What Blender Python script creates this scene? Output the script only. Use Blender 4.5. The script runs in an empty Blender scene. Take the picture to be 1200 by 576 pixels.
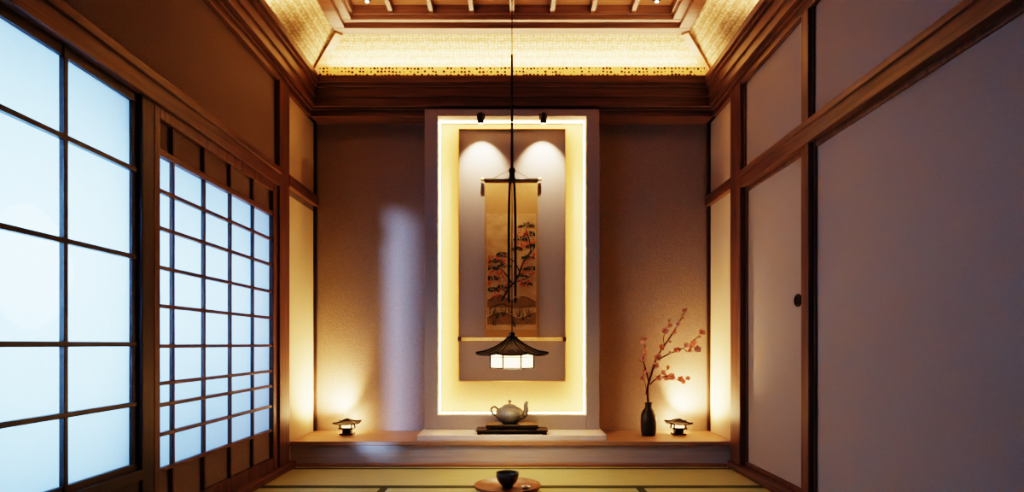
import bpy, bmesh, math, random
from mathutils import Vector, Matrix
random.seed(7)
E=0.986
F=700.0
def lin(c):
    c=c/255.0
    return c/12.92 if c<=0.04045 else ((c+0.055)/1.055)**2.4
def rgb(r,g,b): return (lin(r),lin(g),lin(b),1)
def P(px,py,D): return Vector(((px-600)*D/F, D, E+(403-py)*D/F))
scene=bpy.context.scene
col=scene.collection

# ---------------- materials ----------------
def newmat(name):
    m=bpy.data.materials.new(name); m.use_nodes=True
    nt=m.node_tree; b=nt.nodes['Principled BSDF']
    return m,nt,b
def tex(nt,scale=(1,1,1)):
    tc=nt.nodes.new('ShaderNodeTexCoord'); mp=nt.nodes.new('ShaderNodeMapping')
    mp.inputs['Scale'].default_value=scale
    nt.links.new(tc.outputs['Object'],mp.inputs['Vector']); return mp
def noise(nt,mp,scale,detail=4,rough=0.6):
    n=nt.nodes.new('ShaderNodeTexNoise'); n.inputs['Scale'].default_value=scale
    n.inputs['Detail'].default_value=detail; n.inputs['Roughness'].default_value=rough
    nt.links.new(mp.outputs[0],n.inputs['Vector']); return n
def ramp(nt,src,stops):
    r=nt.nodes.new('ShaderNodeValToRGB'); e=r.color_ramp.elements
    e[0].position=stops[0][0]; e[0].color=stops[0][1]
    e[1].position=stops[-1][0]; e[1].color=stops[-1][1]
    for s in stops[1:-1]:
        k=e.new(s[0]); k.color=s[1]
    nt.links.new(src,r.inputs['Fac']); return r
def bump(nt,src,b,strength=0.3,dist=0.01):
    bp=nt.nodes.new('ShaderNodeBump'); bp.inputs['Strength'].default_value=strength
    bp.inputs['Distance'].default_value=dist
    nt.links.new(src,bp.inputs['Height']); nt.links.new(bp.outputs[0],b.inputs['Normal'])
def mk_noise(name,c1,c2,scale=40,sc=(1,1,1),rough=0.8,bs=0.3,bd=0.004,metal=0,detail=4):
    m,nt,b=newmat(name); mp=tex(nt,sc); n=noise(nt,mp,scale,detail)
    r=ramp(nt,n.outputs['Fac'],[(0.3,c1),(0.7,c2)])
    nt.links.new(r.outputs[0],b.inputs['Base Color'])
    b.inputs['Roughness'].default_value=rough; b.inputs['Metallic'].default_value=metal
    if bs: bump(nt,n.outputs['Fac'],b,bs,bd)
    return m
def mk_wood(name,axis,c1,c2,rough=0.42):
    s=[28,28,28]; s[axis]=1.2
    return mk_noise(name,c1,c2,1.6,tuple(s),rough,0.15,0.002,detail=6)
W1,W2=rgb(78,52,43),rgb(122,87,72)
wx=mk_wood('wood_x',0,W1,W2); wy=mk_wood('wood_y',1,W1,W2); wz=mk_wood('wood_z',2,W1,W2)
D1,D2=rgb(40,27,22),rgb(66,45,36)
dwx=mk_wood('darkwood_x',0,D1,D2); dwy=mk_wood('darkwood_y',1,D1,D2); dwz=mk_wood('darkwood_z',2,D1,D2)
L1,L2=rgb(142,104,78),rgb(178,138,108)
lwx=mk_wood('lightwood_x',0,L1,L2)
platwood=mk_wood('platform_wood',0,rgb(150,116,92),rgb(186,152,124),0.4)
riserm=mk_wood('riser_wood',0,rgb(184,170,158),rgb(206,194,182),0.5)
slabm=mk_noise('pale_slab',rgb(204,196,192),rgb(226,220,216),6,(1,12,12),0.45,0.05,0.001)
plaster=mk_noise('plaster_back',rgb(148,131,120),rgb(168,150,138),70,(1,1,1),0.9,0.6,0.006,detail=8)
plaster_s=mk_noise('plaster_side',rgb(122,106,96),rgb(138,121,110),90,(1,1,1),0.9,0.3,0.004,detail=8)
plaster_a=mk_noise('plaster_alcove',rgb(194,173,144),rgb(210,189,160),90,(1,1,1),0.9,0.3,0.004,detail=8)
paperdoor=mk_noise('fusuma_paper',rgb(152,143,138),rgb(158,149,144),120,(1,1,1),0.85,0.08,0.002,detail=8)
surround=mk_noise('surround_plaster',rgb(160,149,143),rgb(170,159,153),60,(1,1,1),0.85,0.12,0.002)
backing=mk_noise('niche_backing',rgb(200,170,128),rgb(212,184,142),80,(1,1,1),0.85,0.25,0.003)
linen=mk_noise('linen_panel',rgb(136,118,108),rgb(158,139,128),220,(1,1,1),0.9,0.35,0.002)
gold=mk_noise('gold_trim',rgb(190,145,80),rgb(220,175,105),30,(1,1,1),0.35,0,0,metal=0.6)
black=mk_noise('black_metal',rgb(18,16,15),rgb(34,30,28),40,(1,1,1),0.45,0.1,0.001,metal=0.3)
lacq=mk_noise('black_lacquer',rgb(26,18,15),rgb(46,34,28),8,(1,20,20),0.35,0.05,0.001)
iron=mk_noise('cast_iron_grey',rgb(80,79,78),rgb(118,116,113),120,(1,1,1),0.5,0.6,0.003,metal=0.3)
darkcer=mk_noise('dark_ceramic',rgb(38,32,30),rgb(62,54,50),60,(1,1,1),0.4,0.2,0.002)
bowlm=mk_noise('bowl_ceramic',rgb(60,55,50),rgb(92,84,76),50,(1,1,1),0.35,0.3,0.002)
traym=mk_noise('tray_wood',rgb(120,70,42),rgb(160,100,62),1.5,(2,24,24),0.35,0.1,0.001)
whitecer=mk_noise('white_ceramic',rgb(205,200,190),rgb(225,220,210),20,(1,1,1),0.35,0,0)
barkm=mk_noise('bark',rgb(58,36,28),rgb(92,60,46),80,(1,1,1),0.8,0.4,0.002)
petal=mk_noise('plum_petal',rgb(222,158,142),rgb(242,192,174),60,(1,1,1),0.6,0,0)
petald=mk_noise('plum_center',rgb(150,60,50),rgb(176,80,62),60,(1,1,1),0.6,0,0)
rope=mk_noise('braided_rope',rgb(28,18,14),rgb(56,38,28),200,(1,1,1),0.8,0.5,0.002)
cloth=mk_noise('scroll_brocade',rgb(150,104,54),rgb(172,124,70),120,(1,1,1),0.75,0.2,0.001)
silk=mk_noise('scroll_silk',rgb(164,118,66),rgb(188,144,90),9,(1,1,1.5),0.75,0.1,0.001)
inkd=mk_noise('ink_pine',rgb(30,40,22),rgb(58,68,34),60,(1,1,1),0.9,0,0)
inkr=mk_noise('ink_red',rgb(170,50,28),rgb(205,84,48),60,(1,1,1),0.9,0,0)
inkb=mk_noise('ink_brown',rgb(56,36,22),rgb(84,54,34),60,(1,1,1),0.9,0,0)
inkm=mk_noise('ink_wash',rgb(120,84,44),rgb(140,100,56),30,(1,1,1),0.9,0,0)
ivory=mk_noise('rod_ivory',rgb(205,170,115),rgb(225,195,140),20,(1,1,1),0.4,0,0)
heri=mk_noise('tatami_border',rgb(58,66,42),rgb(80,88,56),150,(1,1,1),0.8,0.2,0.001)
def mk_tatami():
    m,nt,b=newmat('tatami_straw'); mp=tex(nt,(6,260,1)); n=noise(nt,mp,1.0,3)
    r=ramp(nt,n.outputs['Fac'],[(0.3,rgb(154,152,110)),(0.7,rgb(184,182,140))])
    nt.links.new(r.outputs[0],b.inputs['Base Color']); b.inputs['Roughness'].default_value=0.7
    bump(nt,n.outputs['Fac'],b,0.3,0.002); return m
tatami=mk_tatami()
def mk_weave():
    m,nt,b=newmat('woven_ceiling'); mp=tex(nt,(1,1,1))
    v=nt.nodes.new('ShaderNodeTexVoronoi'); v.inputs['Scale'].default_value=36
    v.inputs['Randomness'].default_value=0.35
    nt.links.new(mp.outputs[0],v.inputs['Vector'])
    r=ramp(nt,v.outputs['Distance'],[(0.15,rgb(212,190,156)),(0.65,rgb(148,122,92))])
    nt.links.new(r.outputs[0],b.inputs['Base Color']); b.inputs['Roughness'].default_value=0.85
    bump(nt,v.outputs['Distance'],b,0.5,0.005); return m
weave=mk_weave()
def mk_perf():
    m,nt,b=newmat('perforated_band'); mp=tex(nt,(1,1,1.1))
    v=nt.nodes.new('ShaderNodeTexVoronoi'); v.inputs['Scale'].default_value=32
    v.inputs['Randomness'].default_value=0.3
    nt.links.new(mp.outputs[0],v.inputs['Vector'])
    r=ramp(nt,v.outputs['Distance'],[(0.385,rgb(56,34,20)),(0.46,rgb(250,228,184))])
    nt.links.new(r.outputs[0],b.inputs['Base Color'])
    tr=nt.nodes.new('ShaderNodeBsdfTranslucent'); nt.links.new(r.outputs[0],tr.inputs['Color'])
    mx=nt.nodes.new('ShaderNodeMixShader'); mx.inputs[0].default_value=0.6
    nt.links.new(b.outputs[0],mx.inputs[1]); nt.links.new(tr.outputs[0],mx.inputs[2])
    nt.links.new(mx.outputs[0],nt.nodes['Material Output'].inputs['Surface']); return m
perf=mk_perf()
def mk_shoji():
    m,nt,b=newmat('shoji_paper'); mp=tex(nt,(1,1,1)); n=noise(nt,mp,30,6)
    r=ramp(nt,n.outputs['Fac'],[(0.3,rgb(216,228,238)),(0.7,rgb(222,233,242))])
    nt.links.new(r.outputs[0],b.inputs['Base Color']); b.inputs['Roughness'].default_value=0.8
    tr=nt.nodes.new('ShaderNodeBsdfTranslucent'); nt.links.new(r.outputs[0],tr.inputs['Color'])
    mx=nt.nodes.new('ShaderNodeMixShader'); mx.inputs[0].default_value=0.7
    nt.links.new(b.outputs[0],mx.inputs[1]); nt.links.new(tr.outputs[0],mx.inputs[2])
    nt.links.new(mx.outputs[0],nt.nodes['Material Output'].inputs['Surface']); return m
shoji=mk_shoji()
def mk_emit(name,c,s):
    m,nt,b=newmat(name); b.inputs['Base Color'].default_value=c
    b.inputs['Emission Color'].default_value=c; b.inputs['Emission Strength'].default_value=s
    return m
led=mk_emit('led_warm',(1,0.60,0.25,1),40)
lampglow=mk_emit('lamp_paper_glow',(1,0.68,0.30,1),5)
smallglow=mk_emit('small_lamp_glow',(1,0.66,0.28,1),3)
spotglow=mk_emit('spot_lens',(1,0.85,0.6,1),12)

# ---------------- mesh helpers ----------------
def group(name,loc):
    e=bpy.data.objects.new(name,None); e.empty_display_size=0.1; e.location=loc; col.objects.link(e); return e
def link(name,me,mats,parent=None,bevel=0,smooth=False):
    o=bpy.data.objects.new(name,me); col.objects.link(o)
    if not isinstance(mats,(list,tuple)): mats=[mats]
    for m in mats: me.materials.append(m)
    if smooth:
        for p in me.polygons: p.use_smooth=True
    if bevel:
        md=o.modifiers.new('bevel','BEVEL'); md.width=bevel; md.segments=2; md.limit_method='ANGLE'
    if parent:
        o.parent=parent; o.matrix_parent_inverse=Matrix.Translation(-parent.location)
    return o
def boxes(name,lst,mats,parent=None,bevel=0):
    V=[];Fc=[];mi=[]
    for b in lst:
        x0,x1,y0,y1,z0,z1=b[:6]; k=b[6] if len(b)>6 else 0
        x0,x1=min(x0,x1),max(x0,x1)
        i=len(V)
        V+=[(x0,y0,z0),(x1,y0,z0),(x1,y1,z0),(x0,y1,z0),(x0,y0,z1),(x1,y0,z1),(x1,y1,z1),(x0,y1,z1)]
        for f in [(0,3,2,1),(4,5,6,7),(0,1,5,4),(1,2,6,5),(2,3,7,6),(3,0,4,7)]:
            Fc.append(tuple(i+q for q in f)); mi.append(k)
    me=bpy.data.meshes.new(name); me.from_pydata(V,[],Fc)
    for p,k in zip(me.polygons,mi): p.material_index=k
    return link(name,me,mats,parent,bevel)
def lathe_data(prof,c,n=40):
    V=[];Fc=[]
    for r,z in prof:
        for i in range(n):
            a=2*math.pi*i/n; V.append((c[0]+r*math.cos(a),c[1]+r*math.sin(a),c[2]+z))
    for j in range(len(prof)-1):
        for i in range(n):
            a=j*n+i; b=j*n+(i+1)%n; Fc.append((a,b,b+n,a+n))
    Fc.append(tuple(reversed(range(n)))); k=(len(prof)-1)*n; Fc.append(tuple(range(k,k+n)))
    return V,Fc
def lathe(name,prof,c,mat,parent=None,n=40):
    V,Fc=lathe_data(prof,c,n); me=bpy.data.meshes.new(name); me.from_pydata(V,[],Fc)
    return link(name,me,mat,parent,0,True)
def tube_data(pts,rads,n=8):
    V=[];Fc=[]; pts=[Vector(p) for p in pts]
    up=Vector((0.13,1,0.07)).normalized()
    for i,p in enumerate(pts):
        t=(pts[min(i+1,len(pts)-1)]-pts[max(i-1,0)]).normalized()
        a=t.cross(up)
        if a.length<1e-3: a=t.cross(Vector((1,0,0)))
        a.normalize(); b=t.cross(a)
        r=rads[i] if isinstance(rads,(list,tuple)) else rads
        for k in range(n):
            q=2*math.pi*k/n; V.append(tuple(p+a*r*math.cos(q)+b*r*math.sin(q)))
    for j in range(len(pts)-1):
        for k in range(n):
            a=j*n+k;b=j*n+(k+1)%n; Fc.append((a,b,b+n,a+n))
    Fc.append(tuple(reversed(range(n)))); k=(len(pts)-1)*n; Fc.append(tuple(range(k,k+n)))
    return V,Fc
def merge(name,datas,mats,parent=None,smooth=True):
    V=[];Fc=[];mi=[]
    for d in datas:
        o=len(V); V+=list(d[0]); Fc+=[tuple(o+i for i in f) for f in d[1]]
        mi+=[d[2] if len(d)>2 else 0]*len(d[1])
    me=bpy.data.meshes.new(name); me.from_pydata(V,[],Fc)
    for p,k in zip(me.polygons,mi): p.material_index=k
    return link(name,me,mats,parent,0,smooth)
def spline(pts,sub=6):
    pts=[Vector(p) for p in pts]; out=[]
    for i in range(len(pts)-1):
        p0=pts[max(i-1,0)];p1=pts[i];p2=pts[i+1];p3=pts[min(i+2,len(pts)-1)]
        for s in range(sub):
            t=s/sub
            out.append(0.5*((2*p1)+(p2-p0)*t+(2*p0-5*p1+4*p2-p3)*t*t+(3*p1-p0-3*p2+p3)*t**3))
    out.append(pts[-1]); return out
def pagoda(name,c,n,R,H,rtop,mat,parent,rot=0,th=0.01,lift=0.02,ribs=2,ribr=0.005,ribmat=None):
    V=[];Fc=[]; J=8; M=n*6
    def pt(j,i,dz=0):
        t=j/J; r=R+(rtop-R)*t; z=H*(0.35*t+0.65*t**2.2)
        u=(i%6)/6; side=i//6
        a0=rot+2*math.pi*side/n; a1=rot+2*math.pi*(side+1)/n
        p=(Vector((math.cos(a0),math.sin(a0),0))*(1-u)+Vector((math.cos(a1),math.sin(a1),0))*u)*r
        e=abs(2*u-1)**2
        return (c[0]+p.x,c[1]+p.y,c[2]+z+lift*e*(1-t)**2+dz)
    for dz in (0,-th):
        for j in range(J+1):
            for i in range(M): V.append(pt(j,i,dz))
    half=(J+1)*M
    for j in range(J):
        for i in range(M):
            a=j*M+i;b=j*M+(i+1)%M
            Fc.append((a,b,b+M,a+M)); Fc.append((half+a,half+a+M,half+b+M,half+b))
    for i in range(M):
        Fc.append((i,half+i,half+(i+1)%M,(i+1)%M))
    Fc.append(tuple(range(J*M,J*M+M)))
    me=bpy.data.meshes.new(name); me.from_pydata(V,[],Fc)
    link(name,me,mat,parent)
    if ribs:
        ds=[]
        step=6//ribs
        for i in range(0,M,step):
            pts=[Vector(pt(j,i,0.002)) for j in range(J+1)]
            ds.append(tube_data(pts,ribr if i%6==0 else ribr*0.6,6))
        merge(name+'_ribs',ds,ribmat or mat,parent)

# ---------------- ROOM ----------------
YF=-0.6; YB=5.44; XW=1.8
ZK0=E+1.20; ZK1=E+1.32
ZC=E+2.0
WY=1.78   # near end of window_1
OY0,OY1=-0.42,1.66   # added unseen wall opening, sized to shape the sun patch on wall_back
ZO=E+1.52
fl=group('floor',(0,2,0))
boxes('tatami_surface',[(-2,2,YF-0.1,5.6,-0.1,0)],tatami,fl)
hb=[]
for y in (4.13,2.35,0.57): hb.append((-1.73,1.73,y-0.03,y+0.03,0,0.004))
hb.append((-1.73,1.73,4.72,4.74,0,0.004))
hb+= [(-0.02,0.03,0.6,2.31,0,0.004),(0.85,0.9,2.39,4.09,0,0.004),(-0.9,-0.85,2.39,4.09,0,0.004)]
boxes('tatami_border_strips',hb,heri,fl)
boxes('wall_back',[(-1.95,1.95,YB,YB+0.12,0,E+2.7)],plaster)
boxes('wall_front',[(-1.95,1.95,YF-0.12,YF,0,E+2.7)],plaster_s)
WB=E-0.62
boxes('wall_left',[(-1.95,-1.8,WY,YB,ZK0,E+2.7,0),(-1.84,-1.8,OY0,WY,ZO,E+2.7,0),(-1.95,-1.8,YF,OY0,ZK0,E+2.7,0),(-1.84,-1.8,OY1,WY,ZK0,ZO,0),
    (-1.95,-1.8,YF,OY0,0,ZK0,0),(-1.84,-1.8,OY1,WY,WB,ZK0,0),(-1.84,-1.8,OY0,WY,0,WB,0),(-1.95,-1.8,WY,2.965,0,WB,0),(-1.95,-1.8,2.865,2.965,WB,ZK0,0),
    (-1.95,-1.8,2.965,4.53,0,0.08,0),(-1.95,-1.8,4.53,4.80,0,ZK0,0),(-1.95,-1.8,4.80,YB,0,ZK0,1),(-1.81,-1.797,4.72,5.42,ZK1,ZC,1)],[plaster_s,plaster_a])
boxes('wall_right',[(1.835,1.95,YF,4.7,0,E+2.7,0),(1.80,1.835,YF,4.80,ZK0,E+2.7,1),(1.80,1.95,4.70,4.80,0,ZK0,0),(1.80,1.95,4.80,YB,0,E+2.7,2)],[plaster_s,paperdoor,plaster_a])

boxes('trim_1',[(-1.80,-1.755,OY1+0.03,4.53,ZK0,ZK1),(-1.80,-1.74,OY1+0.03,4.53,ZK1-0.03,ZK1+0.012)],wy,None,0.004)
boxes('trim_2',[(1.745,1.80,YF,4.58,ZK0,ZK1-0.01),(1.73,1.80,YF,4.58,ZK1-0.035,ZK1)],wy,None,0.004)
boxes('trim_3',[(-1.80,-1.755,4.72,YB,ZK0+0.05,ZK1+0.02)],wy,None,0.004)
boxes('trim_4',[(1.755,1.80,4.8,YB,ZK0+0.05,ZK1+0.02)],wy,None,0.004)
boxes('trim_5',[(-1.80,-1.76,4.53,4.73,0,ZC+0.02)],wz,None,0.005)
boxes('trim_6',[(1.755,1.80,4.60,4.805,0,ZC+0.02)],wz,None,0.005)
boxes('trim_7',[(-1.82,-1.775,2.868,2.966,0,ZK0)],dwz,None,0.005)
boxes('trim_8',[(1.765,1.83,3.56,3.65,0.05,ZC+0.02)],wz,None,0.005)
boxes('trim_9',[(1.77,1.80,1.4,1.5,ZK1,ZC+0.02)],wz,None,0.005)
boxes('trim_10',[(-1.80,-1.775,YB-0.03,YB,0.2,ZC+0.02)],dwz,None,0.003)
boxes('trim_11',[(1.775,1.80,YB-0.03,YB,0.2,ZC+0.02)],dwz,None,0.003)
boxes('trim_12',[(-1.80,-1.73,YF,4.8,0,0.055)],wy,None,0.006)
boxes('trim_13',[(1.73,1.80,YF,4.8,0,0.055)],wy,None,0.006)
def prof_boxes(side):
    b=[]
    pr=[(0.035,2.0,2.055),(0.055,2.05,2.08),(0.085,2.075,2.15),(0.10,2.145,2.235),(0.12,2.23,2.265),(0.14,2.26,2.313)]
    for p,z0,z1 in pr:
        if side<0: b.append((-1.8,-1.8+p,YF,YB,E+z0,E+z1))
        else: b.append((1.8-p,1.8,YF,YB,E+z0,E+z1))
    return b
boxes('trim_14',prof_boxes(-1),wy,None,0.004)
boxes('trim_15',prof_boxes(1),wy,None,0.004)
b=[]
for p,z0,z1 in [(0.19,2.0,2.06),(0.21,2.055,2.075),(0.25,2.07,2.15),(0.265,2.145,2.225),(0.28,2.22,2.26),(0.30,2.255,2.313)]:
    b.append((-1.8,1.8,YB-p,YB,E+z0,E+z1))
boxes('trim_16',b,wx,None,0.004)
boxes('trim_17',[(-1.66,1.66,YB-0.30,YB-0.292,E+2.313,E+2.385)],perf)
boxes('trim_18',[(-1.8,1.8,YF,YF+0.14,E+2.0,E+2.313)],wx,None,0.004)

ce=group('ceiling',(0,2.4,E+2.7))
o=[(-1.82,YF-0.02),(1.82,YF-0.02),(1.82,YB+0.02),(-1.82,YB+0.02)]
iX=1.464; iY0=0.4; iY1=5.0
inn=[(-iX,iY0),(iX,iY0),(iX,iY1),(-iX,iY1)]
V=[(x,y,E+2.47) for x,y in o]+[(x,y,E+2.62) for x,y in inn]
V+=[(x,y,E+2.60) for x,y in o]+[(x,y,E+2.75) for x,y in inn]
Fc=[]
for i in range(4):
    j=(i+1)%4; Fc.append((i,j,4+j,4+i)); Fc.append((8+i,12+i,12+j,8+j))
me=bpy.data.meshes.new('cove'); me.from_pydata(V,[],Fc); link('cove_panels',me,weave,ce)
def ring(x,y0,y1,w,z0,z1):
    return [(-x,x,y1-w,y1,z0,z1),(-x,x,y0,y0+w,z0,z1),(-x,-x+w,y0+w,y1-w,z0,z1),(x-w,x,y0+w,y1-w,z0,z1)]
boxes('coffer_frame',ring(iX+0.01,iY0-0.01,iY1+0.01,0.10,E+2.595,E+2.67)+ring(1.375,0.5,4.91,0.075,E+2.625,E+2.72)+ring(1.31,0.57,4.85,0.03,E+2.66,E+2.74),wx,ce,0.005)
boxes('coffer_board',[(-1.5,1.5,0.38,5.02,E+2.735,E+2.76)],lwx,ce)
js=[]
for k in range(-4,5):
    x=k*0.325; js.append((x-0.018,x+0.018,0.6,4.82,E+2.665,E+2.735))
boxes('coffer_joists',js,wy,ce,0.003)
boxes('coffer_cross_joists',[(-1.28,1.28,y-0.02,y+0.02,E+2.69,E+2.735) for y in (1.2,2.1,3.0,3.9,4.55)],wx,ce,0.003)
ds=[]
for s in (-1,1):
    p0=Vector((s*1.80,YB,E+2.475)); p1=Vector((s*1.44,4.975,E+2.61))
    d=(p1-p0).normalized(); n=Vector((-d.y,d.x,0)).normalized()*0.03; up=Vector((0,0,0.03))
    vs=[]
    for p in (p0,p1):
        vs+=[tuple(p-n-up),tuple(p+n-up),tuple(p+n+up),tuple(p-n+up)]
    ds.append((vs,[(0,1,2,3),(7,6,5,4),(0,4,5,1),(1,5,6,2),(2,6,7,3),(3,7,4,0)]))
merge('hip_trims',ds,lwx,ce,False)
for s in (-1,1):
    g=group('ceiling_downlight',(s*1.14,4.70,E+2.70))
    lathe('housing',[(0.0,0.0),(0.028,0.0),(0.03,-0.03),(0.022,-0.04),(0.0,-0.04)],(s*1.14,4.70,E+2.735),black,g,20)
    lathe('lens',[(0.0,0.0),(0.014,0.0),(0.014,-0.004),(0,-0.004)],(s*1.14,4.70,E+2.694),spotglow,g,16)

# ---------------- platform ----------------
pl=group('tokonoma_platform',(0,5.1,0))
ZP=E-0.786
boxes('top_board',[(-1.797,1.797,4.83,YB-0.002,ZP-0.035,ZP)],platwood,pl,0.004)
boxes('riser',[(-1.797,1.797,4.855,4.90,0,ZP-0.035)],riserm,pl)
boxes('foot_strip',[(-1.73,1.73,4.80,4.855,0,0.022)],lwx,pl,0.003)
sl=group('pale_display_slab',(0,5.1,ZP))
ZS=ZP+0.045
boxes('slab',[(-0.775,0.775,4.865,YB-0.002,ZP+0.0005,ZS)],slabm,sl,0.004)

# ---------------- lit niche surround ----------------
ni=group('lit_niche_panel',(0,5.3,ZS))
YN=5.2; wo=0.761; wi=0.648; zt=E+2.045; zo=E+1.985; zb=E-0.617
boxes('surround',[(-wo,-wi,YN,YB-0.001,ZS+0.0005,zt),(wi,wo,YN,YB-0.001,ZS+0.0005,zt),(-wi,wi,YN,YB-0.001,zo,zt),(-wi,wi,YN,YB-0.001,ZS+0.0005,zb)],surround,ni,0.003)
boxes('backing',[(-wi,wi,5.405,YB-0.002,zb,zo)],backing,ni)
t=0.012; y0=5.315;y1=5.33
boxes('led_edge',[(-wi,-wi+t,y0,y1,zb,zo),(wi-t,wi,y0,y1,zb,zo),(-wi+t,wi-t,y0,y1,zo-t,zo),(-wi+t,wi-t,y0,y1,zb,zb+t)],led,ni)
px=0.479; pt_=E+1.923; pb=E-0.334
boxes('linen_board',[(-px,px,5.34,5.405,pb,pt_)],linen,ni)
g_=0.007
boxes('gold_edge',[(-px,-px+g_,5.333,5.34,pb,pt_),(px-g_,px,5.333,5.34,pb,pt_),(-px,px,5.333,5.34,pt_-g_,pt_),(-px,px,5.333,5.34,pb,pb+g_)],gold,ni)

for x in (-0.27,0.27):
    g=group('spotlight_fixture',(x,5.13,E+1.93))
    boxes('mount',[(x-0.035,x+0.035,5.185,5.2,E+1.955,E+2.0),(x-0.012,x+0.012,5.12,5.19,E+1.968,E+1.985)],black,g,0.002)
    d=Vector((0,0.20,-0.75)).normalized()
    c=Vector((x,5.12,E+1.975))
    V1=tube_data([c+d*-0.01,c+d*0.0,c+d*0.075,c+d*0.08],[0.012,0.026,0.031,0.028],20)
    V2=tube_data([c+d*0.0802,c+d*0.082],[0.024,0.024],20)
    merge('body',[V1],black,g,False); merge('lens',[V2],spotglow,g,False)
    L=bpy.data.lights.new('niche_spot','SPOT'); L.energy=58; L.color=(1,0.84,0.60); L.spot_size=math.radians(80); L.spot_blend=0.8; L.shadow_soft_size=0.012
    lo=bpy.data.objects.new('niche_spot_light',L); lo.location=c+d*0.095
    lo.rotation_euler=Vector((0,0.46,-0.75)).to_track_quat('-Z','Y').to_euler(); col.objects.link(lo)
    lo.parent=g; lo.matrix_parent_inverse=Matrix.Translation(-g.location)

# ---------------- hanging scroll ----------------
sc=group('hanging_scroll',(0,5.31,E+0.75))
YS=5.31
def S(px_,py_,y=YS): return P(px_,py_,YS).x, y, P(px_,py_,YS).z
x0=S(568,0)[0];x1=S(630,0)[0]; zt_=S(0,210)[2]; zb_=S(0,398)[2]
boxes('brocade_mount',[(x0,x1,YS,YS+0.004,zb_,zt_)],cloth,sc)
boxes('silk_painting',[(x0+0.012,x1-0.012,YS-0.002,YS,S(0,386)[2],S(0,250)[2])],silk,sc)
merge('top_rod',[tube_data([(x0-0.02,YS,zt_),(x1+0.02,YS,zt_)],0.011,14)],dwx,sc)
merge('top_knobs',[tube_data([(s-0.016,YS,zt_),(s-0.012,YS,zt_),(s+0.012,YS,zt_),(s+0.016,YS,zt_)],[0.01,0.018,0.018,0.01],14) for s in (x0-0.02,x1+0.02)],ivory,sc)
zr=S(0,397)[2]
merge('bottom_rod',[tube_data([(-0.45,YS-0.012,zr),(0.45,YS-0.012,zr)],0.014,14)],ivory,sc)
merge('bottom_knobs',[tube_data([(s-0.016,YS-0.012,zr),(s-0.012,YS-0.012,zr),(s+0.012,YS-0.012,zr),(s+0.016,YS-0.012,zr)],[0.016,0.022,0.022,0.016],14) for s in (-0.465,0.465)],dwx,sc)
merge('hanging_cord',[tube_data([(x0+0.06,YS,zt_),(0,YS+0.01,zt_+0.1),(x1-0.06,YS,zt_)],0.003,6),tube_data([(0,5.339,zt_+0.1),(0,5.30,zt_+0.1)],0.006,8)],dwx,sc)
yp=YS-0.0035
def disc(cx,cz,rx,rz,ang,k,n=8):
    V=[]; dy=random.uniform(0,0.0015)+(0.0016 if k==1 else 0)
    for i in range(n):
        a=2*math.pi*i/n; u=rx*math.cos(a);w=rz*math.sin(a)
        V.append((cx+u*math.cos(ang)-w*math.sin(ang), yp-dy, cz+u*math.sin(ang)+w*math.cos(ang)))
    return (V,[tuple(range(n))],k)
def flat(pts,rs,k,dy=0):
    V=[];Fc=[]
    pp=spline([Vector(S(a,b)) for a,b in pts],5)
    for i,p in enumerate(pp):
        t=(pp[min(i+1,len(pp)-1)]-pp[max(i-1,0)]).normalized(); n=Vector((-t.z,0,t.x))
        r=rs[0]+(rs[1]-rs[0])*i/(len(pp)-1)
        V+=[(p.x+n.x*r,yp-dy,p.z+n.z*r),(p.x-n.x*r,yp-dy,p.z-n.z*r)]
    for i in range(len(pp)-1): Fc.append((2*i,2*i+1,2*i+3,2*i+2))
    return (V,Fc,k)
art=[]
def hill(pts,base,k):
    V=[];Fc=[]
    pp=spline([Vector(S(a,b_)) for a,b_ in pts],5)
    for p in pp: V+=[(p.x,yp+0.001,p.z),(p.x,yp+0.001,S(0,base)[2])]
    for i in range(len(pp)-1): Fc.append((2*i,2*i+1,2*i+3,2*i+2))
    return (V,Fc,k)
art.append(hill([(571,352),(585,345),(600,352),(614,347),(628,353)],360,3))
art.append(hill([(571,371),(590,366),(608,373),(628,365)],380,3))
art.append(flat([(588,352),(596,338),(606,326),(613,308),(622,292),(616,268)],(0.010,0.004),2))
art.append(flat([(600,332),(592,320),(584,314),(575,318)],(0.007,0.002),2))
art.append(flat([(609,318),(602,306),(590,300),(582,302)],(0.005,0.002),2))
art.append(flat([(617,300),(622,296),(627,288)],(0.005,0.002),2))
art.append(flat([(604,330),(617,326),(626,320)],(0.005,0.002),2))
art.append(flat([(594,342),(585,338),(574,343)],(0.005,0.002),2))
for cx,cy,w in [(617,266,10),(622,276,9),(610,281,8),(581,308,9),(576,316,8),(624,290,8),(578,328,9),(591,313,8),(619,303,8),(622,316,8),(612,324,7),(577,341,8),(588,338,7),(617,334,7),(589,299,7),(606,292,6)]:
    for i in range(44):
        u=random.uniform(-1,1); h=random.random()*(1-u*u)**0.5
        qx,_,qz=S(min(max(cx+u*w,573),626),cy-h*w*0.55)
        art.append(disc(qx,qz,random.uniform(0.005,0.011),random.uniform(0.0025,0.005),random.uniform(-0.6,0.6),0))
for cx,cy in [(608,270),(616,274),(583,303),(573,309),(591,306),(583,321),(588,319),(617,308),(626,300),(572,332),(581,346),(608,288),(614,286),(624,283),(577,320),(590,326),(610,331),(590,334),(621,322),(613,318),(576,300),(620,330)]:
    for i in range(9):
        qx,_,qz=S(min(max(cx+random.gauss(0,3.0),573),626),cy+random.gauss(0,2.0))
        art.append(disc(qx,qz,random.uniform(0.005,0.010),random.uniform(0.004,0.007),0,1))
for pts in [[(573,352),(585,345),(598,352),(612,347),(626,353)],[(573,362),(588,356),(604,361),(626,357)],[(573,371),(590,366),(608,373),(626,366)]]:
    art.append(flat(pts,(0.004,0.0015),2,0.0005))
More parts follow.
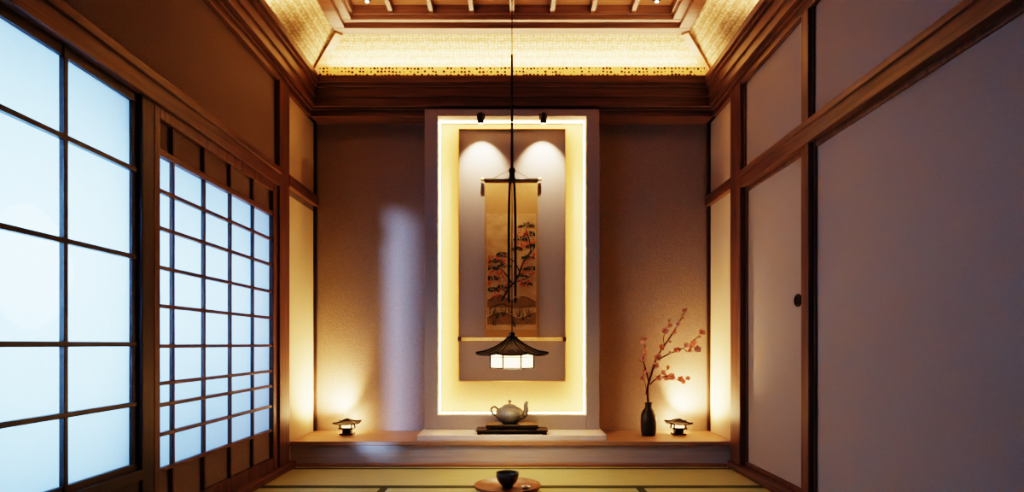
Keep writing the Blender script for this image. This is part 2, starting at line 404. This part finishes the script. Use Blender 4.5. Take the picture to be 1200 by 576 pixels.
for cx,cy in [(576,366),(583,370),(590,367),(598,364),(607,368),(614,372),(621,368),(580,378),(604,380)]:
    for i in range(8):
        dx=random.uniform(-6,6); art.append(flat([(min(max(cx+dx*0.3,573),626),cy+3),(min(max(cx+dx,573),626),cy-random.uniform(3,9))],(0.0018,0.0008),0,0.001))
merge('ink_painting',art,[inkd,inkr,inkb,inkm],sc,False)

# ---------------- pendant lantern ----------------
DL=4.5
pd=group('pendant_lantern',(0,DL,E-0.05))
pagoda('roof',(0,DL,E-0.075),8,0.29,0.125,0.03,lacq,pd,rot=math.pi/8,lift=0.012,ribs=3,ribr=0.006)
lathe('finial',[(0.0,-0.01),(0.045,-0.01),(0.045,0.005),(0.018,0.012),(0.028,0.024),(0.018,0.036),(0.006,0.042),(0,0.042)],(0,DL,E+0.052),lacq,pd,20)
def octo(r,z): return [(r*math.cos(math.pi/8+2*math.pi*i/8),DL+r*math.sin(math.pi/8+2*math.pi*i/8),z) for i in range(8)]
zb0=E-0.175; zb1=E-0.07
V=octo(0.17,zb0+0.005)+octo(0.17,zb1); Fc=[(i,(i+1)%8,8+(i+1)%8,8+i) for i in range(8)]+[tuple(reversed(range(8))),tuple(range(8,16))]
merge('paper_body',[(V,Fc)],lampglow,pd,False)
ds=[]
for i in range(8):
    a=Vector(octo(0.173,zb0)[i]); b_=Vector(octo(0.173,zb1)[i]); ds.append(tube_data([a,b_],0.006,6))
    for z in (zb0,zb1-0.002,zb0+0.08):
        ds.append(tube_data([octo(0.173,z)[i],octo(0.173,z)[(i+1)%8]],0.005 if z<zb0+0.01 else 0.003,6))
merge('body_frame',ds,lacq,pd,False)
cz=E+2.735
merge('cord',[tube_data([(0,DL,E+0.09),(0,DL,cz)],0.0035,8)],rope,pd)
lathe('ceiling_rose',[(0,0),(0.05,0),(0.045,-0.025),(0.008,-0.03),(0,-0.03)],(0,DL,cz),lacq,pd,24)
def helix(z0,z1,r,ph,turns,cx=0,rr=0.006,cx1=None):
    N=int(turns*10); cx1=cx if cx1 is None else cx1
    return tube_data([(cx+(cx1-cx)*(i/N)**6+r*math.cos(ph+2*math.pi*turns*i/N),DL+r*math.sin(ph+2*math.pi*turns*i/N),z0+(z1-z0)*i/N) for i in range(N+1)],rr,6)
za=P(0,200,DL).z; zc=P(0,350,DL).z; zh=P(0,95,DL).z
ds=[]
for cx in (-0.024,0.026):
    for ph in (0,math.pi): ds.append(helix(zc+(0.0 if cx<0 else 0.02),za,0.005,ph,26,cx,0.0058,cx*0.3))
    ds.append(tube_data([(cx,DL,zc+0.01),(cx,DL,zc),(cx,DL,zc-0.03)],[0.01,0.012,0.006],8))
for ph in (0,math.pi): ds.append(helix(za-0.01,zh+0.2,0.005,ph,30,0,0.0055))
kn=lathe_data([(0.0,-0.03),(0.02,-0.02),(0.026,0),(0.02,0.02),(0.0,0.03)],(0,DL,za),16); ds.append(kn)
merge('braided_tassel_cords',ds,rope,pd)
L=bpy.data.lights.new('pendant_bulb','POINT'); L.energy=9; L.color=(1,0.74,0.42); L.shadow_soft_size=0.1
lo=bpy.data.objects.new('pendant_bulb',L); lo.location=(0,DL,E-0.30); col.objects.link(lo); lo.parent=pd; lo.matrix_parent_inverse=Matrix.Translation(-pd.location)

# ---------------- teapot on stand ----------------
st=group('lacquer_tea_stand',(0,4.99,ZS))
y0,y1=4.89,5.09
boxes('stand',[(-0.215,0.215,y0,y1,ZS+0.058,ZS+0.08),(-0.295,0.295,y0-0.005,y1+0.005,ZS+0.026,ZS+0.038),
   (-0.20,-0.16,y0+0.01,y1-0.01,ZS+0.038,ZS+0.058),(0.16,0.20,y0+0.01,y1-0.01,ZS+0.038,ZS+0.058),(-0.03,0.03,y0+0.01,y1-0.01,ZS+0.038,ZS+0.058),
   (-0.285,-0.25,y0,y1,ZS+0.0005,ZS+0.026),(0.25,0.285,y0,y1,ZS+0.0005,ZS+0.026),(-0.25,0.25,y0+0.02,y0+0.04,ZS+0.012,ZS+0.026)],lacq,st,0.003)
tp=group('iron_teapot',(0,4.99,ZS+0.08)); c=(-0.02,4.99,ZS+0.0805)
lathe('body',[(0,0.0),(0.06,0.0),(0.064,0.006),(0.075,0.014),(0.10,0.035),(0.116,0.062),(0.119,0.082),(0.112,0.106),(0.092,0.126),(0.062,0.140),(0.054,0.144),(0.0,0.144)],c,iron,tp,48)
lathe('lid',[(0,0.143),(0.058,0.143),(0.058,0.148),(0.04,0.157),(0.015,0.162),(0.008,0.166),(0.008,0.174),(0.016,0.180),(0.017,0.189),(0.008,0.196),(0,0.197)],c,iron,tp,32)
cx,cy,cz_=c
merge('spout',[tube_data(spline([(cx+0.09,cy,cz_+0.055),(cx+0.125,cy,cz_+0.075),(cx+0.138,cy,cz_+0.115),(cx+0.135,cy,cz_+0.155),(cx+0.148,cy,cz_+0.182)]),[0.03-0.019*(i/24) for i in range(25)],14)],iron,tp)
merge('handle',[tube_data(spline([(cx-0.095,cy,cz_+0.115),(cx-0.125,cy,cz_+0.14),(cx-0.152,cy,cz_+0.125),(cx-0.15,cy,cz_+0.095),(cx-0.125,cy,cz_+0.072),(cx-0.105,cy,cz_+0.068)]),0.0095,10)],iron,tp)

# ---------------- small floor lanterns ----------------
for x in (P(407,0,5.22).x,P(795,0,5.22).x):
    g=group('small_accent_lantern',(x,5.22,ZP))
    pagoda('roof',(x,5.22,ZP+0.098),4,0.14,0.032,0.03,lacq,g,rot=math.pi/4,lift=0.012,ribs=1,ribr=0.004,th=0.008)
    boxes('knob',[(x-0.02,x+0.02,5.20,5.24,ZP+0.127,ZP+0.139)],lacq,g,0.002)
    boxes('frame',[(x+sx*0.05-0.006,x+sx*0.05+0.006,5.22+sy*0.05-0.006,5.22+sy*0.05+0.006,ZP+0.0605,ZP+0.105) for sx in (-1,1) for sy in (-1,1)]
      +[(x-0.062,x+0.062,5.158,5.282,ZP+0.05,ZP+0.062),(x-0.035,x+0.035,5.185,5.255,ZP+0.012,ZP+0.05),(x-0.055,x+0.055,5.165,5.275,ZP+0.0005,ZP+0.012)],lacq,g,0.002)
    boxes('glowing_core',[(x-0.038,x+0.038,5.182,5.258,ZP+0.062,ZP+0.098)],smallglow,g)
    s=1 if x>0 else -1
    L=bpy.data.lights.new('accent_bulb','POINT'); L.energy=4; L.color=(1,0.66,0.32); L.shadow_soft_size=0.04
    lo=bpy.data.objects.new('accent_bulb',L); lo.location=(x,5.33,ZP+0.11); col.objects.link(lo); lo.parent=g; lo.matrix_parent_inverse=Matrix.Translation(-g.location)
    L=bpy.data.lights.new('accent_uplight','SPOT'); L.energy=120; L.color=(1,0.66,0.32); L.shadow_soft_size=0.03; L.spot_size=math.radians(130); L.spot_blend=1.0
    lo=bpy.data.objects.new('accent_uplight',L); lo.location=(x,5.325,ZP+0.11); lo.rotation_euler=Vector((s*0.45,-0.15,0.70)).to_track_quat('-Z','Y').to_euler()
    col.objects.link(lo); lo.parent=g; lo.matrix_parent_inverse=Matrix.Translation(-g.location)

# ---------------- vase with plum branch ----------------
DV=5.15
vx=P(760,0,DV).x
va=group('vase_with_plum_branch',(vx,DV,ZP))
lathe('vase',[(0,0.0005),(0.052,0.0005),(0.06,0.01),(0.066,0.05),(0.068,0.12),(0.064,0.18),(0.05,0.215),(0.032,0.235),(0.028,0.262),(0.036,0.284),(0.03,0.284),(0.024,0.262),(0.0,0.255)],(vx,DV,ZP),darkcer,va,36)
def B(px_,py_,dy=0): 
    p=P(px_,py_,DV); p.y+=dy; return p
br=[]
def branch(pts,r0,r1):
    q=spline([B(*p) for p in pts],5); N=len(q)
    br.append(tube_data(q,[r0+(r1-r0)*i/(N-1) for i in range(N)],7)); return q
b1=branch([(760,475),(759,455,0.0),(763,437,-0.02),(768,420,-0.03),(777,405,-0.04),(788,388,-0.05),(797,372,-0.05),(803,361,-0.04)],0.010,0.0025)
b2=branch([(761,450),(758,435,0.02),(755,420,0.04),(757,405,0.04),(753,395,0.05)],0.007,0.0025)
b3=branch([(768,422,-0.03),(782,414,-0.08),(796,408,-0.1),(808,400,-0.1),(817,390,-0.1)],0.006,0.002)
b4=branch([(762,450),(770,444,0.03),(785,441,0.05),(798,446,0.06),(812,444,0.06)],0.006,0.002)
b5=branch([(777,405,-0.04),(778,393,0.0),(784,380,0.02),(788,372,0.03)],0.004,0.0015)
b6=branch([(797,408,-0.1),(803,412,-0.12),(812,407,-0.14)],0.003,0.0015)
b7=branch([(770,444,0.03),(776,436,0.0),(783,432,-0.02)],0.003,0.0015)
b8=branch([(757,462),(756,452,-0.03),(752,440,-0.05),(754,430,-0.05)],0.004,0.0015)
merge('plum_branches',br,barkm,va)
fl_=[]
def blossom(p,s):
    nrm=Vector((random.uniform(-0.6,0.6),-1,random.uniform(-0.4,0.6))).normalized()
    a=nrm.cross(Vector((0,0,1))).normalized(); b_=nrm.cross(a); off=random.random()*6
    for k in range(5):
        t=off+2*math.pi*k/5; d=a*math.cos(t)+b_*math.sin(t); e=nrm.cross(d)
        cc=p+d*s*0.62+nrm*s*0.12
        V=[tuple(p+nrm*0.001)]
        for i in range(9):
            u=2*math.pi*i/9
            V.append(tuple(cc+d*s*0.55*math.cos(u)+e*s*0.5*math.sin(u)+nrm*s*0.25*max(0,math.cos(u))))
        V.append(tuple(cc))
        fl_.append((V,[(10,1+i,1+(i+1)%9) for i in range(9)],0))
    V,Fc=tube_data([p-nrm*s*0.2,p+nrm*s*0.1,p+nrm*s*0.3],[s*0.25,s*0.22,s*0.1],6); fl_.append((V,Fc,1))
for q,num,lo_ in [(b1,8,0.35),(b2,5,0.45),(b3,8,0.25),(b4,7,0.3),(b5,3,0.4),(b6,2,0.4),(b7,3,0.4),(b8,3,0.5)]:
    for i in range(num):
        t=lo_+(1-lo_)*(i+0.5)/num; p=q[min(int(t*(len(q)-1)),len(q)-1)]
        blossom(p+Vector((random.uniform(-0.02,0.02),random.uniform(-0.025,0.005),random.uniform(-0.015,0.02))),random.choice([0.012,0.02,0.026,0.029]))
merge('plum_blossoms',fl_,[petal,petald],va,False)

# ---------------- tray, bowl ----------------
tr=group('round_tea_tray',(-0.03,3.97,0)); c=(-0.03,3.97,0)
lathe('tray',[(0,0.03),(0.205,0.03),(0.218,0.038),(0.222,0.058),(0.214,0.058),(0.208,0.046),(0.0,0.046)],c,traym,tr,64)
lathe('foot_ring',[(0.0,0.005),(0.15,0.005),(0.16,0.03),(0,0.03)],c,traym,tr,48)
bw=group('tea_bowl',(-0.03,3.93,0.046))
lathe('bowl',[(0,0.0005),(0.034,0.0005),(0.036,0.012),(0.045,0.02),(0.066,0.045),(0.075,0.075),(0.077,0.098),(0.072,0.098),(0.069,0.075),(0.058,0.045),(0.03,0.026),(0,0.024)],(-0.03,3.93,0.046),bowlm,bw,48)
cp=group('tea_sweet_dish',(0.09,3.93,0.046))
lathe('dish',[(0,0.0005),(0.018,0.0005),(0.03,0.010),(0.032,0.014),(0.026,0.012),(0,0.006)],(0.09,3.90,0.046),whitecer,cp,24)
lathe('sweet',[(0,0.006),(0.012,0.007),(0.014,0.014),(0.008,0.02),(0,0.021)],(0.09,3.90,0.046),whitecer,cp,16)

# ---------------- windows (left) ----------------
w1=group('window_1',(-1.8,2.3,E))
boxes('paper_panes',[(-1.818,-1.814,WY,2.865,WB,ZK0)],shoji,w1)
fr=[(-1.84,-1.795,WY,WY+0.06,WB,ZK0),(-1.84,-1.798,2.83,2.866,WB,ZK0),(-1.84,-1.795,WY,2.866,WB,WB+0.05),(-1.84,-1.795,WY,2.866,ZK0-0.045,ZK0)]
for y in (1.965,2.40): fr.append((-1.813,-1.79,y-0.011,y+0.011,WB,ZK0))
for h in (0.83,0.415,0.0,-0.285): fr.append((-1.813,-1.788,WY,2.85,E+h-0.011,E+h+0.011))
boxes('muntins',fr,dwy,w1,0.002)
boxes('lower_board',[(-1.80,-1.785,YF,2.866,0.055,WB+0.01),(-1.80,-1.77,YF,2.866,WB-0.03,WB+0.02)],dwy,w1,0.003)
w2=group('window_2',(-1.8,3.8,E))
ya,yb=2.967,4.53
boxes('paper_panes',[(-1.812,-1.808,ya+0.03,yb-0.03,E-0.64,E+0.975)],shoji,w2)
boxes('outer_frame',[(-1.83,-1.775,ya,ya+0.05,0.055,ZK0),(-1.83,-1.775,yb-0.085,yb,0.055,ZK0),(-1.83,-1.775,ya+0.05,yb-0.085,ZK0-0.06,ZK0),(-1.83,-1.775,ya+0.05,yb-0.085,0.055,0.14)],wz,w2,0.004)
fr=[]
for y in (3.155,3.475,3.80,4.13): fr.append((-1.806,-1.785,y-0.010,y+0.010,0.14,ZK0-0.06))
boxes('grid_vertical',fr,wz,w2,0.002)
fr=[(-1.815,-1.779,ya+0.05,yb-0.085,E+0.955,E+0.99)]
for h in (0.78,0.59,0.39,0.195,-0.01,-0.20,-0.31,-0.46,-0.64): fr.append((-1.8065,-1.782,ya+0.05,yb-0.085,E+h-0.010,E+h+0.010))
boxes('grid_horizontal',fr,wy,w2,0.002)
boxes('solid_infill',[(-1.816,-1.8062,ya+0.03,yb-0.03,E+0.975,ZK0),(-1.816,-1.8062,ya+0.03,yb-0.03,0.08,E-0.64)],plaster_s,w2)
op=group('added_sun_opening',(-1.82,0.6,E))  # added out of view so low_daylight reaches wall_back
boxes('open_frame',[(-1.84,-1.80,OY0-0.03,OY0,WB,ZO),(-1.84,-1.80,OY1,OY1+0.03,WB,ZO),(-1.84,-1.80,OY0,OY1,WB,WB+0.03),(-1.84,-1.80,OY0,OY1,ZO-0.03,ZO)],dwy,op,0.002)

# ---------------- doors (right) ----------------
def door(name,ya,yb,handle=None):
    g=group(name,(1.81,(ya+yb)/2,0.06))
    boxes('leaf',[(1.81,1.833,ya,yb,0.057,ZK0-0.001)],paperdoor,g)
    f=0.02
    boxes('edge_frame',[(1.795,1.833,ya-0.001,ya+f,0.056,ZK0-0.001),(1.795,1.833,yb-f,yb+0.001,0.056,ZK0-0.001),(1.797,1.833,ya+f,yb-f,0.056,0.056+0.03),(1.797,1.833,ya+f,yb-f,ZK0-0.03,ZK0-0.001)],wz,g,0.003)
    if handle:
        V=[];n=28
        hy,hz=handle
        for x,s in ((1.812,1.0),(1.803,1.0),(1.803,0.78),(1.808,0.7)):
            for i in range(n):
                a=2*math.pi*i/n; V.append((x,hy+0.046*s*math.cos(a),hz+0.040*s*math.sin(a)))
        Fc=[]
        for j in range(3):
            for i in range(n): Fc.append((j*n+i,j*n+(i+1)%n,(j+1)*n+(i+1)%n,(j+1)*n+i))
        Fc.append(tuple(range(3*n,4*n)))
        merge('round_pull',[(V,Fc)],black,g,False)
door('door_1',3.652,4.595,(3.775,E+0.277))
door('door_2',1.75,3.56)
door('door_3',YF+0.02,1.748)
up=[]
for a,b_ in ((3.66,4.60),(1.50,3.56)):
    up+=[(1.785,1.80,a,a+0.016,ZK1,ZC),(1.785,1.80,b_-0.016,b_,ZK1,ZC),(1.785,1.80,a,b_,ZK1,ZK1+0.016)]
boxes('trim_19',up,wy,None,0.002)

# ---------------- lights ----------------
def area(name,loc,direction,sx,sy,e,c,spread=180,upv='Y'):
    L=bpy.data.lights.new(name,'AREA'); L.shape='RECTANGLE'; L.size=sx; L.size_y=sy; L.energy=e; L.color=c; L.spread=math.radians(spread)
    o=bpy.data.objects.new(name,L); o.location=loc; o.rotation_euler=Vector(direction).to_track_quat('-Z',upv).to_euler(); col.objects.link(o); return o
warm=(1,0.68,0.36)
area('cove_led_back',(0,YB-0.15,E+2.325),(0,-0.12,1),3.3,0.04,42,warm)
area('cove_led_right',(1.745,4.2,E+2.325),(-0.12,0,1),0.04,2.3,30,warm)
area('cove_led_left',(-1.745,4.2,E+2.325),(0.12,0,1),0.04,2.3,30,warm)
area('daylight_window',(-2.8,2.25,E+0.35),(1,0,-0.05),0.8,1.1,82,(0.34,0.62,1),100,upv='Z')
area('daylight_shoji',(-2.6,3.6,E+0.3),(1,0,-0.05),0.8,1.0,62,(0.34,0.60,1),upv='Z')
L=bpy.data.lights.new('low_daylight','SUN'); L.energy=4.2; L.color=(0.36,0.56,1); L.angle=math.radians(3.2)
so=bpy.data.objects.new('low_daylight',L); so.location=(-4,-4,3); so.rotation_euler=Vector((0.176,1,-0.07)).to_track_quat('-Z','Y').to_euler(); col.objects.link(so)

w=bpy.data.worlds.new('world'); scene.world=w; w.use_nodes=True
w.node_tree.nodes['Background'].inputs[0].default_value=(0.25,0.42,0.7,1); w.node_tree.nodes['Background'].inputs[1].default_value=0.08

cd=bpy.data.cameras.new('camera'); cd.sensor_width=36; cd.lens=36*F/1200; cd.shift_y=115/1200; cd.clip_start=0.05
cam=bpy.data.objects.new('camera',cd); cam.location=(0,0,E); cam.rotation_euler=(math.pi/2,0,0); col.objects.link(cam); scene.camera=cam
scene.view_settings.view_transform='Filmic'
scene.view_settings.look='Very High Contrast'
scene.view_settings.exposure=0.15
